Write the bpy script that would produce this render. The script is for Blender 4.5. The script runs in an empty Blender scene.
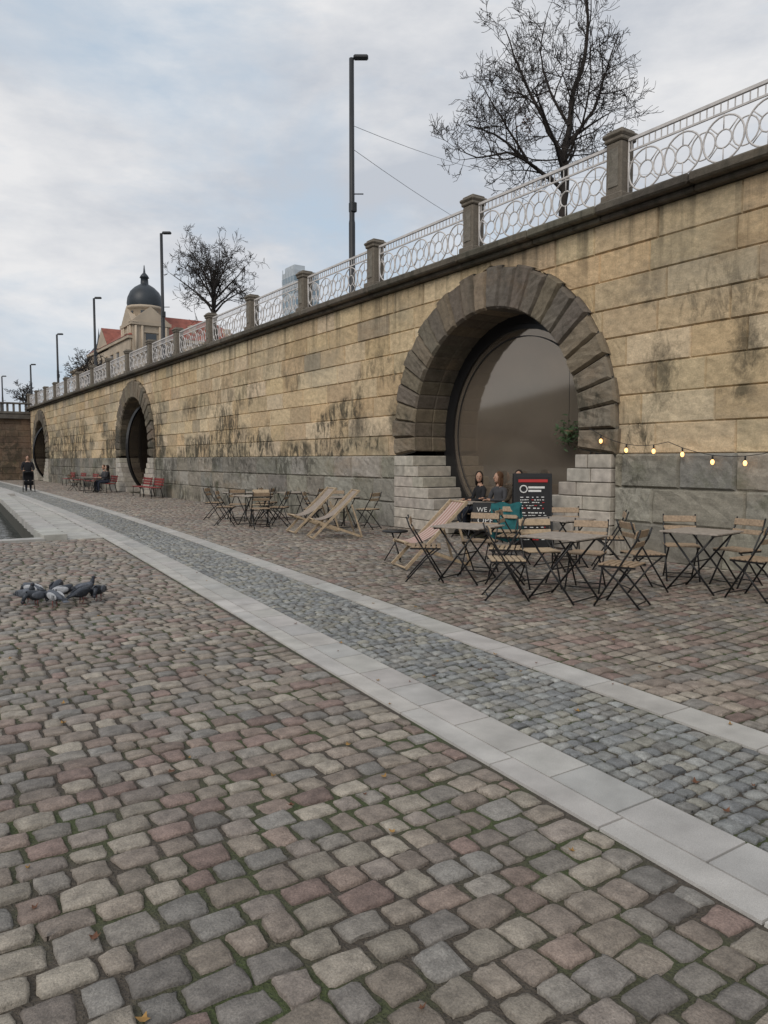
import bpy, bmesh, math, random
import numpy as np
from mathutils import Vector, Euler, Matrix
random.seed(7); rng=np.random.default_rng(7)
S=bpy.context.scene; COL=S.collection
R=math.radians
# ------------------------------------------------------------------ helpers
def link(o): COL.objects.link(o); return o
def nodes(m): m.use_nodes=True; nt=m.node_tree; return nt, nt.nodes, nt.links
def mat(name,col,rough=.7,var=.25,scale=8,bump=.0,metal=0.,attr=False,bscale=None,spec=.4,emit=None,coord='Object',speck=0.,speckscale=160,bdist=.01):
    m=bpy.data.materials.new(name); nt,N,L=nodes(m); b=N['Principled BSDF']
    b.inputs['Roughness'].default_value=rough; b.inputs['Metallic'].default_value=metal
    b.inputs['Specular IOR Level'].default_value=spec
    tc=N.new('ShaderNodeTexCoord'); no=N.new('ShaderNodeTexNoise'); no.inputs['Scale'].default_value=scale; no.inputs['Detail'].default_value=8
    L.new(tc.outputs[coord],no.inputs['Vector'])
    mr=N.new('ShaderNodeMapRange'); mr.inputs[1].default_value=.3; mr.inputs[2].default_value=.7; mr.inputs[3].default_value=1-var; mr.inputs[4].default_value=1+var
    L.new(no.outputs['Fac'],mr.inputs[0]); fac=mr.outputs[0]
    if speck>0:
        n4=N.new('ShaderNodeTexNoise'); n4.inputs['Scale'].default_value=speckscale; n4.inputs['Detail'].default_value=4; n4.inputs['Roughness'].default_value=.7
        L.new(tc.outputs[coord],n4.inputs['Vector']); m4=N.new('ShaderNodeMapRange'); m4.inputs[1].default_value=.33; m4.inputs[2].default_value=.67; m4.inputs[3].default_value=1-speck; m4.inputs[4].default_value=1+speck
        L.new(n4.outputs['Fac'],m4.inputs[0]); mm=N.new('ShaderNodeMath'); mm.operation='MULTIPLY'; L.new(fac,mm.inputs[0]); L.new(m4.outputs[0],mm.inputs[1]); fac=mm.outputs[0]
    mx=N.new('ShaderNodeVectorMath'); mx.operation='SCALE'
    if attr:
        at=N.new('ShaderNodeAttribute'); at.attribute_name='Col'; L.new(at.outputs['Color'],mx.inputs[0])
    else: mx.inputs[0].default_value=col
    L.new(fac,mx.inputs['Scale']); L.new(mx.outputs[0],b.inputs['Base Color'])
    if bump>0:
        n2=N.new('ShaderNodeTexNoise'); n2.inputs['Scale'].default_value=bscale or scale*4; n2.inputs['Detail'].default_value=8; n2.inputs['Roughness'].default_value=.65
        L.new(tc.outputs[coord],n2.inputs['Vector'])
        bp=N.new('ShaderNodeBump'); bp.inputs['Strength'].default_value=bump; bp.inputs['Distance'].default_value=bdist
        L.new(n2.outputs['Fac'],bp.inputs['Height']); L.new(bp.outputs[0],b.inputs['Normal'])
    if emit:
        b.inputs['Emission Color'].default_value=(*emit[0],1); b.inputs['Emission Strength'].default_value=emit[1]
    return m
class MB:
    def __init__(s): s.v=[];s.f=[];s.m=[];s.c=[];s.mats=[];s.sm=[]
    def mi(s,m):
        if m not in s.mats: s.mats.append(m)
        return s.mats.index(m)
    def add(s,vs,fs,m,col=None,smooth=False):
        o=len(s.v); i=s.mi(m)
        s.v+= [tuple(p) for p in vs]; s.c+=[(col or (1,1,1))]*len(vs)
        for f in fs: s.f.append([o+k for k in f]); s.m.append(i); s.sm.append(smooth)
    def box(s,c,size,m,rot=None,col=None,bev=0):
        hx,hy,hz=[a/2 for a in size]; c=Vector(c)
        if bev<=0:
            vs=[Vector((x,y,z)) for x in(-hx,hx) for y in(-hy,hy) for z in(-hz,hz)]
            fs=[(0,1,3,2),(4,6,7,5),(0,4,5,1),(2,3,7,6),(0,2,6,4),(1,5,7,3)]
        else:
            b=min(bev,hx*.9,hy*.9,hz*.9); bm=bmesh.new(); bmesh.ops.create_cube(bm,size=1)
            for v in bm.verts: v.co=Vector((v.co.x*2*hx,v.co.y*2*hy,v.co.z*2*hz))
            bmesh.ops.bevel(bm,geom=bm.edges[:],offset=b,segments=1,affect='EDGES')
            bm.verts.index_update(); vs=[v.co.copy() for v in bm.verts]; fs=[[v.index for v in f.verts] for f in bm.faces]; bm.free()
        if rot is not None: vs=[rot@v for v in vs]
        s.add([v+c for v in vs],fs,m,col)
    def tube(s,pts,r,m,n=8,col=None,cap=True):
        pts=[Vector(p) for p in pts]; rs=r if isinstance(r,(list,tuple)) else [r]*len(pts)
        vs=[];fs=[];up=None
        for i,p in enumerate(pts):
            d=(pts[min(i+1,len(pts)-1)]-pts[max(i-1,0)]).normalized()
            if up is None: up=d.orthogonal().normalized()
            up=(up-d*up.dot(d)).normalized(); w=d.cross(up)
            for k in range(n):
                a=2*math.pi*k/n; vs.append(p+(up*math.cos(a)+w*math.sin(a))*rs[i])
        for i in range(len(pts)-1):
            for k in range(n): fs.append((i*n+k,i*n+(k+1)%n,(i+1)*n+(k+1)%n,(i+1)*n+k))
        if cap: fs.append(tuple(range(n))[::-1]); fs.append(tuple(range((len(pts)-1)*n,len(pts)*n)))
        s.add(vs,fs,m,col,True)
    def ring(s,c,rad,r,m,axis='x',n=20,k=5,col=None,a0=0,a1=2*math.pi):
        c=Vector(c); P=[]
        full=abs(a1-a0-2*math.pi)<1e-4
        for i in range(n+1):
            a=a0+(a1-a0)*i/n; u,w=math.cos(a)*rad,math.sin(a)*rad
            P.append(c+(Vector((0,u,w)) if axis=='x' else Vector((u,0,w)) if axis=='y' else Vector((u,w,0))))
        s.tube(P,r,m,k,col,not full)
    def ell(s,c,rad,m,seg=14,rings=9,rot=None,col=None):
        vs=[];fs=[];c=Vector(c)
        for i in range(rings+1):
            t=math.pi*i/rings
            for k in range(seg):
                a=2*math.pi*k/seg; v=Vector((rad[0]*math.sin(t)*math.cos(a),rad[1]*math.sin(t)*math.sin(a),rad[2]*math.cos(t)))
                if rot is not None: v=rot@v
                vs.append(c+v)
        for i in range(rings):
            for k in range(seg): fs.append((i*seg+k,(i+1)*seg+k,(i+1)*seg+(k+1)%seg,i*seg+(k+1)%seg))
        s.add(vs,fs,m,col,True)
    def mesh(s,name):
        me=bpy.data.meshes.new(name); me.from_pydata(s.v,[],s.f)
        for m in s.mats: me.materials.append(m)
        me.polygons.foreach_set('material_index',s.m); me.polygons.foreach_set('use_smooth',s.sm)
        ca=me.color_attributes.new('Col','FLOAT_COLOR','POINT')
        arr=np.ones((len(s.v),4),np.float32); arr[:,:3]=np.array(s.c,np.float32); ca.data.foreach_set('color',arr.ravel())
        me.update(); return me
    def obj(s,name,loc=(0,0,0),rz=0,parent=None):
        return place(s.mesh(name),name,loc,rz,parent)
def place(me,name,loc=(0,0,0),rz=0,parent=None):
    o=bpy.data.objects.new(name,me); link(o); o.location=loc; o.rotation_euler=(0,0,rz)
    if parent: o.parent=parent
    return o
def empty(name,loc=(0,0,0),rz=0):
    o=bpy.data.objects.new(name,None); link(o); o.location=loc; o.rotation_euler=(0,0,rz); o.empty_display_size=.1; return o
def jit(c,a): 
    k=1+random.uniform(-a,a); return tuple(max(.01,x*k*(1+random.uniform(-a*.15,a*.15))) for x in c)
# ------------------------------------------------------------------ camera
F=750.; pitch=math.atan(52/F); yaw=math.atan(504*math.cos(pitch)/F)
cam=bpy.data.cameras.new("Camera"); co=link(bpy.data.objects.new("Camera",cam))
cam.sensor_fit='VERTICAL'; cam.sensor_height=36; cam.lens=36*F/1024; cam.clip_end=9000; cam.clip_start=.05
co.location=(0,0,1.6); co.rotation_euler=Euler((math.pi/2-pitch,0,-yaw),'XYZ'); S.camera=co
S.view_settings.view_transform='Standard'; S.view_settings.look='None'; S.view_settings.exposure=0
# ------------------------------------------------------------------ world
W=bpy.data.worlds.new("World"); S.world=W; W.use_nodes=True; N=W.node_tree.nodes; L=W.node_tree.links
bg=N['Background']; bg.inputs['Strength'].default_value=.1
sk=N.new('ShaderNodeTexSky'); sk.sky_type='NISHITA'; sk.sun_disc=False; sk.sun_elevation=R(38); sk.sun_rotation=R(250); sk.air_density=1.2
tc=N.new('ShaderNodeTexCoord'); mp=N.new('ShaderNodeMapping'); mp.inputs['Scale'].default_value=(1,1,2.6); mp.inputs['Rotation'].default_value=(0,0,.6); mp.inputs['Location'].default_value=(.35,.2,.1)
L.new(tc.outputs['Generated'],mp.inputs['Vector'])
n1=N.new('ShaderNodeTexNoise'); n1.inputs['Scale'].default_value=2.3; n1.inputs['Detail'].default_value=9; n1.inputs['Roughness'].default_value=.58; n1.inputs['Distortion'].default_value=.3
L.new(mp.outputs[0],n1.inputs['Vector'])
n2=N.new('ShaderNodeTexNoise'); n2.inputs['Scale'].default_value=3.0; n2.inputs['Detail'].default_value=8; n2.inputs['Roughness'].default_value=.58; L.new(mp.outputs[0],n2.inputs['Vector'])
cr=N.new('ShaderNodeValToRGB'); cr.color_ramp.elements[0].position=.36; cr.color_ramp.elements[1].position=.54; L.new(n1.outputs['Fac'],cr.inputs[0])
c2=N.new('ShaderNodeValToRGB'); c2.color_ramp.elements[0].position=.38; c2.color_ramp.elements[0].color=(.54,.575,.635,1); c2.color_ramp.elements[1].position=.62; c2.color_ramp.elements[1].color=(.82,.82,.83,1); L.new(n2.outputs['Fac'],c2.inputs[0])
sc=N.new('ShaderNodeVectorMath'); sc.operation='SCALE'; sc.inputs['Scale'].default_value=10.; L.new(c2.outputs[0],sc.inputs[0])
m0=N.new('ShaderNodeMixRGB'); m0.inputs[0].default_value=.87; m0.inputs[2].default_value=(5.3,6.3,7.4,1); L.new(sk.outputs[0],m0.inputs[1])
mx=N.new('ShaderNodeMixRGB'); L.new(cr.outputs[0],mx.inputs[0]); L.new(m0.outputs[0],mx.inputs[1]); L.new(sc.outputs[0],mx.inputs[2])
L.new(mx.outputs[0],bg.inputs['Color'])
sl=bpy.data.lights.new('sun','SUN'); sl.energy=1.45; sl.angle=R(32); sl.color=(1,.93,.84); so=link(bpy.data.objects.new('sun',sl))
so.rotation_euler=(Vector((-.9,-.5,.8))).to_track_quat('Z','Y').to_euler(); so.location=(-20,-10,30)
# ------------------------------------------------------------------ materials
def wall_mat(name,stain=1.,spots=()):
    m=bpy.data.materials.new(name); nt,N,L=nodes(m); b=N['Principled BSDF']; b.inputs['Roughness'].default_value=.88; b.inputs['Specular IOR Level'].default_value=.25
    tc=N.new('ShaderNodeTexCoord'); at=N.new('ShaderNodeAttribute'); at.attribute_name='Col'
    def noise(sc,scale,det=8,ro=.6,dist=0):
        mp=N.new('ShaderNodeMapping'); mp.inputs['Scale'].default_value=sc; L.new(tc.outputs['Object'],mp.inputs[0])
        n=N.new('ShaderNodeTexNoise'); n.inputs['Scale'].default_value=scale; n.inputs['Detail'].default_value=det; n.inputs['Roughness'].default_value=ro; n.inputs['Distortion'].default_value=dist; L.new(mp.outputs[0],n.inputs[0]); return n.outputs['Fac']
    def rng_(x,a,b_,c=0,d=1):
        r=N.new('ShaderNodeMapRange'); r.inputs[1].default_value=a; r.inputs[2].default_value=b_; r.inputs[3].default_value=c; r.inputs[4].default_value=d; L.new(x,r.inputs[0]); return r.outputs[0]
    def mth(op,a,b_):
        q=N.new('ShaderNodeMath'); q.operation=op; L.new(a,q.inputs[0])
        if isinstance(b_,(float,int)): q.inputs[1].default_value=b_
        else: L.new(b_,q.inputs[1])
        return q.outputs[0]
    mul=lambda a,b_: mth('MULTIPLY',a,b_)
    def mixc(f,a,col):
        g=N.new('ShaderNodeMixRGB'); g.inputs[2].default_value=(*col,1); L.new(f,g.inputs[0]); L.new(a,g.inputs[1]); return g.outputs[0]
    grain=mul(rng_(noise((1,1,1.6),6,12,.74),.3,.7,.70,1.28),rng_(noise((1,1,1),45,6,.7),.3,.7,.82,1.16))
    v=N.new('ShaderNodeVectorMath'); v.operation='SCALE'; L.new(at.outputs['Color'],v.inputs[0]); L.new(grain,v.inputs['Scale'])
    sp=N.new('ShaderNodeSeparateXYZ'); L.new(tc.outputs['Object'],sp.inputs[0])
    c=mixc(mul(rng_(noise((1,.5,1),.8,7,.65),.50,.68),.5*stain),v.outputs[0],(.28,.25,.195))
    c=mixc(mul(rng_(noise((1,.4,.8),1.1,8,.7),.55,.70),.40*stain),c,(.35,.23,.13))
    far=rng_(sp.outputs['Y'],12,32,0.015,.075)
    big=mth('ADD',noise((1,.5,1.0),.75,4,.5),far)
    fine=mth('ADD',noise((1,1.7,.75),2.0,11,.78,.7),far)
    st=mul(rng_(fine,.50,.60),rng_(big,.49,.58))
    hh=rng_(sp.outputs['Z'],4.9,2.9,.22,1.)
    drip=mul(rng_(noise((1,3.2,.12),1.3,6,.6),.50,.64),rng_(sp.outputs['Z'],4.0,5.7,0,.8))
    tot=mth('MAXIMUM',mul(st,hh),drip)
    nz=noise((1,1.6,.9),4.2,10,.8,.5)
    for (sy,sz,ry,rz_) in spots:
        cx=N.new('ShaderNodeCombineXYZ'); L.new(mul(mth('SUBTRACT',sp.outputs['Y'],sy),1/ry),cx.inputs[0]); L.new(mul(mth('SUBTRACT',sp.outputs['Z'],sz),1/rz_),cx.inputs[1])
        ln=N.new('ShaderNodeVectorMath'); ln.operation='LENGTH'; L.new(cx.outputs[0],ln.inputs[0])
        s_=rng_(mth('ADD',mul(ln.outputs['Value'],.30),nz),.82,.56,0,.85); tot=mth('MAXIMUM',tot,s_)
    c=mixc(mul(tot,.88*stain),c,(.045,.043,.032))
    moss=mul(rng_(noise((1,.8,1),1.6,8,.7),.54,.66),rng_(sp.outputs['Z'],3.2,1.3,0,.42))
    c=mixc(moss,c,(.085,.095,.045))
    L.new(c,b.inputs['Base Color'])
    bp=N.new('ShaderNodeBump'); bp.inputs['Strength'].default_value=.75; bp.inputs['Distance'].default_value=.025
    L.new(noise((1,1,1),12,12,.78),bp.inputs['Height']); L.new(bp.outputs[0],b.inputs['Normal'])
    return m
M_wall=wall_mat('sandstone_blocks',1.,((6.1,3.25,.30,.62),(7.5,3.0,.32,.6),(5.0,2.6,.3,.45),(14.9,2.6,.35,.6),(16.6,2.5,.5,.5)))
M_dark=wall_mat('weathered_stone',.8)
M_lstone=mat('light_granite',(.36,.34,.31),.8,.25,7,.5,attr=True,speck=.12)
M_cob=mat('cobble_stone',(1,1,1),.66,.28,16,1.,attr=True,bscale=55,spec=.4,speck=.30,speckscale=130,bdist=.012)
M_slab=mat('granite_slab',(1,1,1),.72,.17,4,.3,attr=True,bscale=160,speck=.18,speckscale=220)
M_black=mat('black_metal',(.015,.015,.016),.4,.1,20)
M_lamp=mat('lamp_post_paint',(.03,.032,.035),.5,.1,5)
M_wire=mat('wire_grey',(.26,.27,.28),.6,.1,5)
M_rail=mat('railing_paint',(.60,.57,.55),.55,.15,6)
M_wood=mat('oiled_wood',(.33,.24,.16),.6,.3,30)
M_wood2=mat('pale_wood',(.43,.33,.22),.6,.25,25)
M_top=mat('grey_table_wood',(.32,.28,.24),.5,.25,20)
M_int=mat('plaster_interior',(.22,.18,.145),.9,.15,3)
M_leafb=mat('dead_leaves',(.12,.05,.025),.8,.4,4)
M_plant=mat('plant_leaves',(.04,.08,.03),.6,.4,4)
M_bark=mat('bark',(.034,.027,.023),.9,.3,6)
M_asph=mat('asphalt',(.08,.08,.08),.9,.2,2)
M_hill=mat('hill_woods',(.09,.085,.065),1,.4,.02)
M_cream=mat('cream_facade',(.46,.38,.29),.85,.15,.6)
M_win=mat('window_glass',(.03,.035,.04),.15,.1,1,spec=.8)
M_rtile=mat('red_roof_tiles',(.27,.09,.065),.8,.25,1.5)
M_slate=mat('slate_roof',(.035,.042,.05),.45,.25,.8)
M_bulb=mat('lit_bulb',(1,.6,.25),.3,.0,1,emit=((1,.50,.16),3.))
# ------------------------------------------------------------------ water / ground
def water():
    m=bpy.data.materials.new('river_water'); nt,N,L=nodes(m); b=N['Principled BSDF']; b.inputs['Base Color'].default_value=(.02,.028,.026,1); b.inputs['Roughness'].default_value=.08
    tc=N.new('ShaderNodeTexCoord'); n=N.new('ShaderNodeTexNoise'); n.inputs['Scale'].default_value=2.5; n.inputs['Detail'].default_value=5; L.new(tc.outputs['Object'],n.inputs[0])
    bp=N.new('ShaderNodeBump'); bp.inputs['Strength'].default_value=.5; bp.inputs['Distance'].default_value=.12; L.new(n.outputs[0],bp.inputs['Height']); L.new(bp.outputs[0],b.inputs['Normal']); return m
b=MB(); b.add([(-3000,-3000,-.55),(3000,-3000,-.55),(3000,6000,-.55),(-3000,6000,-.55)],[(0,1,2,3)],water()); b.obj('river_water')
def joint_mat():
    m=bpy.data.materials.new('mossy_joint_soil'); nt,N,L=nodes(m); b=N['Principled BSDF']; b.inputs['Roughness'].default_value=.95
    tc=N.new('ShaderNodeTexCoord'); n=N.new('ShaderNodeTexNoise'); n.inputs['Scale'].default_value=1.6; n.inputs['Detail'].default_value=6; L.new(tc.outputs['Object'],n.inputs[0])
    c=N.new('ShaderNodeValToRGB'); e=c.color_ramp.elements; e[0].position=.44; e[0].color=(.075,.062,.048,1); e[1].position=.62; e[1].color=(.06,.075,.028,1); L.new(n.outputs[0],c.inputs[0]); 
    n3=N.new('ShaderNodeTexNoise'); n3.inputs['Scale'].default_value=90; L.new(tc.outputs['Object'],n3.inputs[0])
    v=N.new('ShaderNodeVectorMath'); v.operation='SCALE'; L.new(c.outputs[0],v.inputs[0]); mr=N.new('ShaderNodeMapRange'); mr.inputs[3].default_value=.4; mr.inputs[4].default_value=1.7; L.new(n3.outputs[0],mr.inputs[0]); L.new(mr.outputs[0],v.inputs['Scale']); L.new(v.outputs[0],b.inputs['Base Color'])
    bp=N.new('ShaderNodeBump'); bp.inputs['Distance'].default_value=.02; L.new(n3.outputs[0],bp.inputs['Height']); L.new(bp.outputs[0],b.inputs['Normal']); return m
M_joint=joint_mat()
D=10.3
JZ=-.015
def qe(y): return min(2.72+.075*(y-16.5),5.3)
LLp=[(-10,1.75),(0,2.38),(3,2.6),(8.5,3.12),(15.6,3.75),(25,4.4),(45,5.3),(66,5.9),(300,7)]
def LL(y): return float(np.interp(y,[p[0] for p in LLp],[p[1] for p in LLp]))
def LLs(y): return (LL(y-2)+LL(y-1)+LL(y)+LL(y+1)+LL(y+2))/5
SW=1.72
g=MB()
g.add([(-8,-12,JZ),(11.4,-12,JZ),(11.4,16.3,JZ),(-8,16.3,JZ),(-8,16.3,-1.5),(-8,-12,-1.5)],[(0,1,2,3),(3,4,5,0)],M_joint)
g.add([(-8,16.3,JZ),(2.7,16.3,JZ),(2.7,16.3,-1.5),(-8,16.3,-1.5)],[(0,1,2,3)],M_slab,(.09,.085,.075))
yy=[16.3,30,45,57.9,100,300]
for a,c in zip(yy[:-1],yy[1:]):
    g.add([(qe(a),a,JZ),(11.4,a,JZ),(11.4,c,JZ),(qe(c),c,JZ)],[(0,1,2,3)],M_joint)
    g.add([(qe(a),a,JZ),(qe(c),c,JZ),(qe(c),c,-1.5),(qe(a),a,-1.5)],[(0,1,2,3)],M_slab,(.07,.068,.055))
g.obj('quay_ground')
# ---- cobbles
def template(n):
    if n==6: t=np.array([-1,-.93,-.5,.5,.93,1.])
    elif n==8: t=np.array([-1,-.965,-.84,-.3,.3,.84,.965,1.])
    else: t=np.array([-1,-.8,.8,1.])
    U,V=np.meshgrid(t,t); U=U.ravel();V=V.ravel()
    X=U*(1-.065*V**6); Y=V*(1-.065*U**6)
    mm=np.maximum(abs(U),abs(V)); rr=np.sqrt(U**2+V**2)
    Z=np.where(mm>.99,-.04,np.where(mm>.92,-.0075,np.where(mm>.8,-.0015-.003*(rr>1.15),.0)))
    if n==4: Z=np.where(mm>.99,-.025,0.)
    nn=len(t); fs=[]
    for j in range(nn-1):
        for i in range(nn-1): fs.append((j*nn+i,j*nn+i+1,(j+1)*nn+i+1,(j+1)*nn+i))
    return X,Y,Z,np.array(fs)
PAL_R=np.array([(.255,.205,.165),(.235,.19,.155),(.25,.185,.15),(.235,.21,.18),(.29,.25,.20),(.215,.20,.18),(.225,.155,.13),(.31,.27,.215),(.20,.18,.16),(.27,.225,.18),(.26,.215,.17),(.24,.20,.17)])*1.08
PAL_R=PAL_R*.82+PAL_R.mean(1,keepdims=True)*np.array([[.19,.18,.165]])
PAL_G=np.array([(.215,.22,.215),(.245,.25,.24),(.195,.20,.20),(.27,.27,.255),(.225,.22,.205),(.26,.25,.215)])*1.05
def cobbles(cells,name,pal):
    A=np.array(cells); V=[];Fc=[];C=[];off=0
    dist=np.hypot(A[:,0],A[:,1])
    for lo,hi,n in ((0,6.0,8),(6.0,14,6),(14,999,4)):
        B=A[(dist>=lo)&(dist<hi)]
        if len(B)==0: continue
        X,Y,Z,fs=template(n); k=len(B); nv=len(X)
        gap=.0085 if pal is PAL_R else .0065
        wx=(B[:,2]/2-gap*rng.uniform(.4,1.5,k))[:,None]; ly=(B[:,3]/2-gap*rng.uniform(.4,1.5,k))[:,None]
        sx=rng.normal(0,.06,(k,1)); sy=rng.normal(0,.06,(k,1))
        x=X[None]*wx*(1+sx*Y[None]); y=Y[None]*ly*(1+sy*X[None])
        edge=(np.maximum(abs(X),abs(Y))>.9)[None]
        x+=rng.normal(0,.003,(k,nv)); y+=rng.normal(0,.003,(k,nv))
        z=Z[None]+rng.normal(0,.003,(k,1))+rng.normal(0,.022,(k,1))*x+rng.normal(0,.022,(k,1))*y+ rng.normal(0,.0014,(k,nv))
        z=z-.12*(x**2+y**2)*rng.uniform(.2,2.4,(k,1))
        a=B[:,4][:,None]+rng.normal(0,.03,(k,1)); ca,sa=np.cos(a),np.sin(a)
        P=np.stack([B[:,0][:,None]+x*ca-y*sa,B[:,1][:,None]+x*sa+y*ca,z],-1).reshape(-1,3)
        idx=(fs[None]+ (np.arange(k)*nv)[:,None,None]+off).reshape(-1,4)
        base=pal[rng.integers(0,len(pal),k)]*rng.uniform(.78,1.2,(k,1))
        dr=.5+.5*np.sin(B[:,0]*.9+np.sin(B[:,1]*.5)*1.5)*np.cos(B[:,1]*.6+1); base=base*(.9+.18*dr[:,None])
        c=np.repeat(base[:,None,:],nv,1)
        c=c*np.where(edge,.86,1)[:,:,None]
        C.append(c.reshape(-1,3)); V.append(P); Fc.append(idx); off+=len(P)
    V=np.concatenate(V);Fc=np.concatenate(Fc);C=np.concatenate(C)
    me=bpy.data.meshes.new(name); me.vertices.add(len(V)); me.vertices.foreach_set('co',V.astype(np.float32).ravel())
    me.loops.add(len(Fc)*4); me.loops.foreach_set('vertex_index',Fc.astype(np.int32).ravel())
    me.polygons.add(len(Fc)); me.polygons.foreach_set('loop_start',np.arange(0,len(Fc)*4,4,dtype=np.int32)); 
    me.update(calc_edges=True)
    me.polygons.foreach_set('use_smooth',np.ones(len(Fc),bool))
    at=me.color_attributes.new('Col','FLOAT_COLOR','POINT'); q=np.ones((len(V),4),np.float32); q[:,:3]=C; at.data.foreach_set('color',q.ravel())
    me.materials.append(M_cob); return place(me,name)
def rows(y0,y1,fa,fb,h,wmin,wmax,slope=0.):
    cells=[]; y=y0
    while y<y1:
        hh=h*random.uniform(.86,1.16); yc=y+hh/2; xa,xb=fa(yc),fb(yc)
        if xb-xa>.05:
            x=xa
            while x<xb-.02:
                w=random.uniform(wmin,wmax)
                if xb-(x+w)<wmin*.6: w=xb-x
                cx=x+w/2
                cells.append((cx,yc+.035*math.sin(cx*1.7+yc*.4)+.02*math.sin(cx*4.1+yc)+slope*(cx-xa),w,hh,slope)); x+=w
        y+=hh
    return cells
cells=rows(-1.5,16.0,lambda y:-4.,lambda y:LLs(y)-.02,.145,.115,.21)
cells+=rows(-1.5,66,lambda y:LLs(y)+SW+.02,lambda y:D-.05,.145,.115,.21)
cobbles(cells,'cobblestone_paving',PAL_R)
cells=rows(-1.5,66,lambda y:LLs(y)+.47,lambda y:LLs(y)+SW-.31,.10,.08,.13)
cobbles(cells,'cobblestone_channel',PAL_G)
def band(b,off,w,ln,y0,y1,cols,top=.0):
    y=y0
    while y<y1:
        l=ln*random.uniform(.85,1.15); a,c=y+.002,y+l-.002
        xa,xb=LLs(a)+off,LLs(c)+off; e=.004
        z=top+random.uniform(-.001,.001)
        P=[(xa+.002,a,z-.03),(xa+w-.002,a,z-.03),(xb+w-.002,c,z-.03),(xb+.002,c,z-.03),
           (xa+.002+e,a+e,z),(xa+w-.002-e,a+e,z),(xb+w-.002-e,c-e,z),(xb+.002+e,c-e,z)]
        b.add(P,[(4,5,6,7),(0,1,5,4),(1,2,6,5),(2,3,7,6),(3,0,4,7)],M_slab,jit(random.choice(cols),.07)); y+=l
b=MB(); LG=[(.40,.385,.36),(.415,.395,.37),(.38,.37,.35)]
band(b,0,.17,.9,-1.5,66,[(.44,.42,.39),(.46,.44,.41)]); band(b,.17,.29,.42,-1.5,66,LG); band(b,SW-.30,.29,.6,-1.5,66,[(.43,.41,.38),(.41,.395,.37)])
b.obj('granite_band')
b=MB(); y=16.0
while y<66:
    l=random.uniform(.75,.95); xa=qe(y)-.06; xe=LLs(y)-.01; x=xa; first=True
    while x<xe-.05:
        w=.45 if first else random.uniform(.55,.75)
        if xe-(x+w)<.3: w=xe-x
        b.box((x+w/2,y+l/2,.03 if first else -.01),(w-.006,l-.006,.18 if first else .04),M_slab,col=jit((.40,.385,.355),.1),bev=.006); x+=w; first=False
    y+=l
for k in range(14): b.box((2.28-k*.75,16.16,.0),(.745,.34,.1),M_slab,col=jit((.38,.365,.34),.1),bev=.006)
b.obj('quay_edge_paving')
# ------------------------------------------------------------------ wall
CY=[11.54,37.0,62.5]; CZ=2.15; RO=3.25; RI=2.45; ZT=5.58; WEND=67.; ZS=5.82
PALW=[(.59,.45,.275),(.62,.485,.31),(.64,.51,.35),(.56,.44,.28),(.59,.435,.26),(.61,.47,.295),(.54,.41,.26),(.65,.52,.345)]
PALP=[(.275,.255,.215),(.32,.30,.26),(.25,.235,.20),(.30,.27,.22),(.22,.21,.185)]
def wfun(z):
    if z<1.7: return 3.22
    q=RO*RO-(z-CZ)**2
    return math.sqrt(q)-.03 if q>0 else 0.
def patch(b,yl,yr,z0,z1,x0,groove,e,amp,col,m,nu,nz):
    ts=[0,e/(z1-z0)]+[i/nz for i in range(1,nz)]+[1-e/(z1-z0),1]
    vs=[];
    for t in ts:
        z=z0+(z1-z0)*t; a,c=yl(z),yr(z)
        if c<a: c=a=(a+c)/2
        wd=max(c-a,1e-4); ee=min(e/wd,.3); us=[0,ee]+[ee+(1-2*ee)*i/nu for i in range(1,nu)]+[1-ee,1]
        for i,u in enumerate(us):
            border=(t in(0,1)) or (i in (0,len(us)-1))
            vs.append((x0+(groove if border else random.uniform(-amp,amp)),a+wd*u,z))
    n=nu+3; fs=[]
    for j in range(len(ts)-1):
        for i in range(n-1): fs.append((j*n+i,(j+1)*n+i,(j+1)*n+i+1,j*n+i+1))
    b.add(vs,fs,m,col,False)
wall=MB()
rh=(ZT-1.7)/8
zr=[(-.03,.58,0),(.58,1.15,0),(1.15,1.7,0)]+[(1.7+rh*i,1.7+rh*(i+1),1) for i in range(8)]
ys=-8.
bounds=[ys]+CY+[WEND]
for ri,(z0,z1,up) in enumerate(zr):
    wmax=max(wfun(z0+.001),wfun(z1-.001),wfun((z0+z1)/2))
    segs=[(bounds[i],bounds[i+1]) for i in range(len(bounds)-1)] if wmax>0 else [(ys,WEND)]
    for sa,sb in segs:
        y=sa-(random.uniform(.2,.9) if sa not in CY or wmax<=0 else 0)
        while y<sb:
            w=random.uniform(.85,1.5) if up else random.uniform(.9,1.6)
            if sb-(y+w)<.4: w=sb-y
            y0,y1=max(y,sa),min(y+w,sb)
            fl=lambda z,y0=y0,sa=sa: max(y0,sa+wfun(z)) if sa in CY and wmax>0 else y0
            fr=lambda z,y1=y1,sb=sb: min(y1,sb-wfun(z)) if sb in CY and wmax>0 else y1
            zs=[z0+(z1-z0)*k/4 for k in range(5)]
            if max(fr(z)-fl(z) for z in zs)>.02:
                near=y<28
                if up:
                    c=jit(random.choice(PALW),.09)
                    if random.random()<.04: c=jit((.44,.36,.25),.1)
                    x0=D+random.uniform(-.010,.010); patch(wall,fl,fr,z0,z1,x0,D+.036-x0,.021,.006 if near else .009,c,M_wall,8 if near else 3,5 if near else 3)
                else:
                    x0=D-.075+random.uniform(-.015,.015); patch(wall,fl,fr,z0,z1,x0,D-.03-x0,.035,.013,jit(random.choice(PALP),.16),M_dark,9 if near else 3,5 if near else 3)
            y+=w
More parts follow.
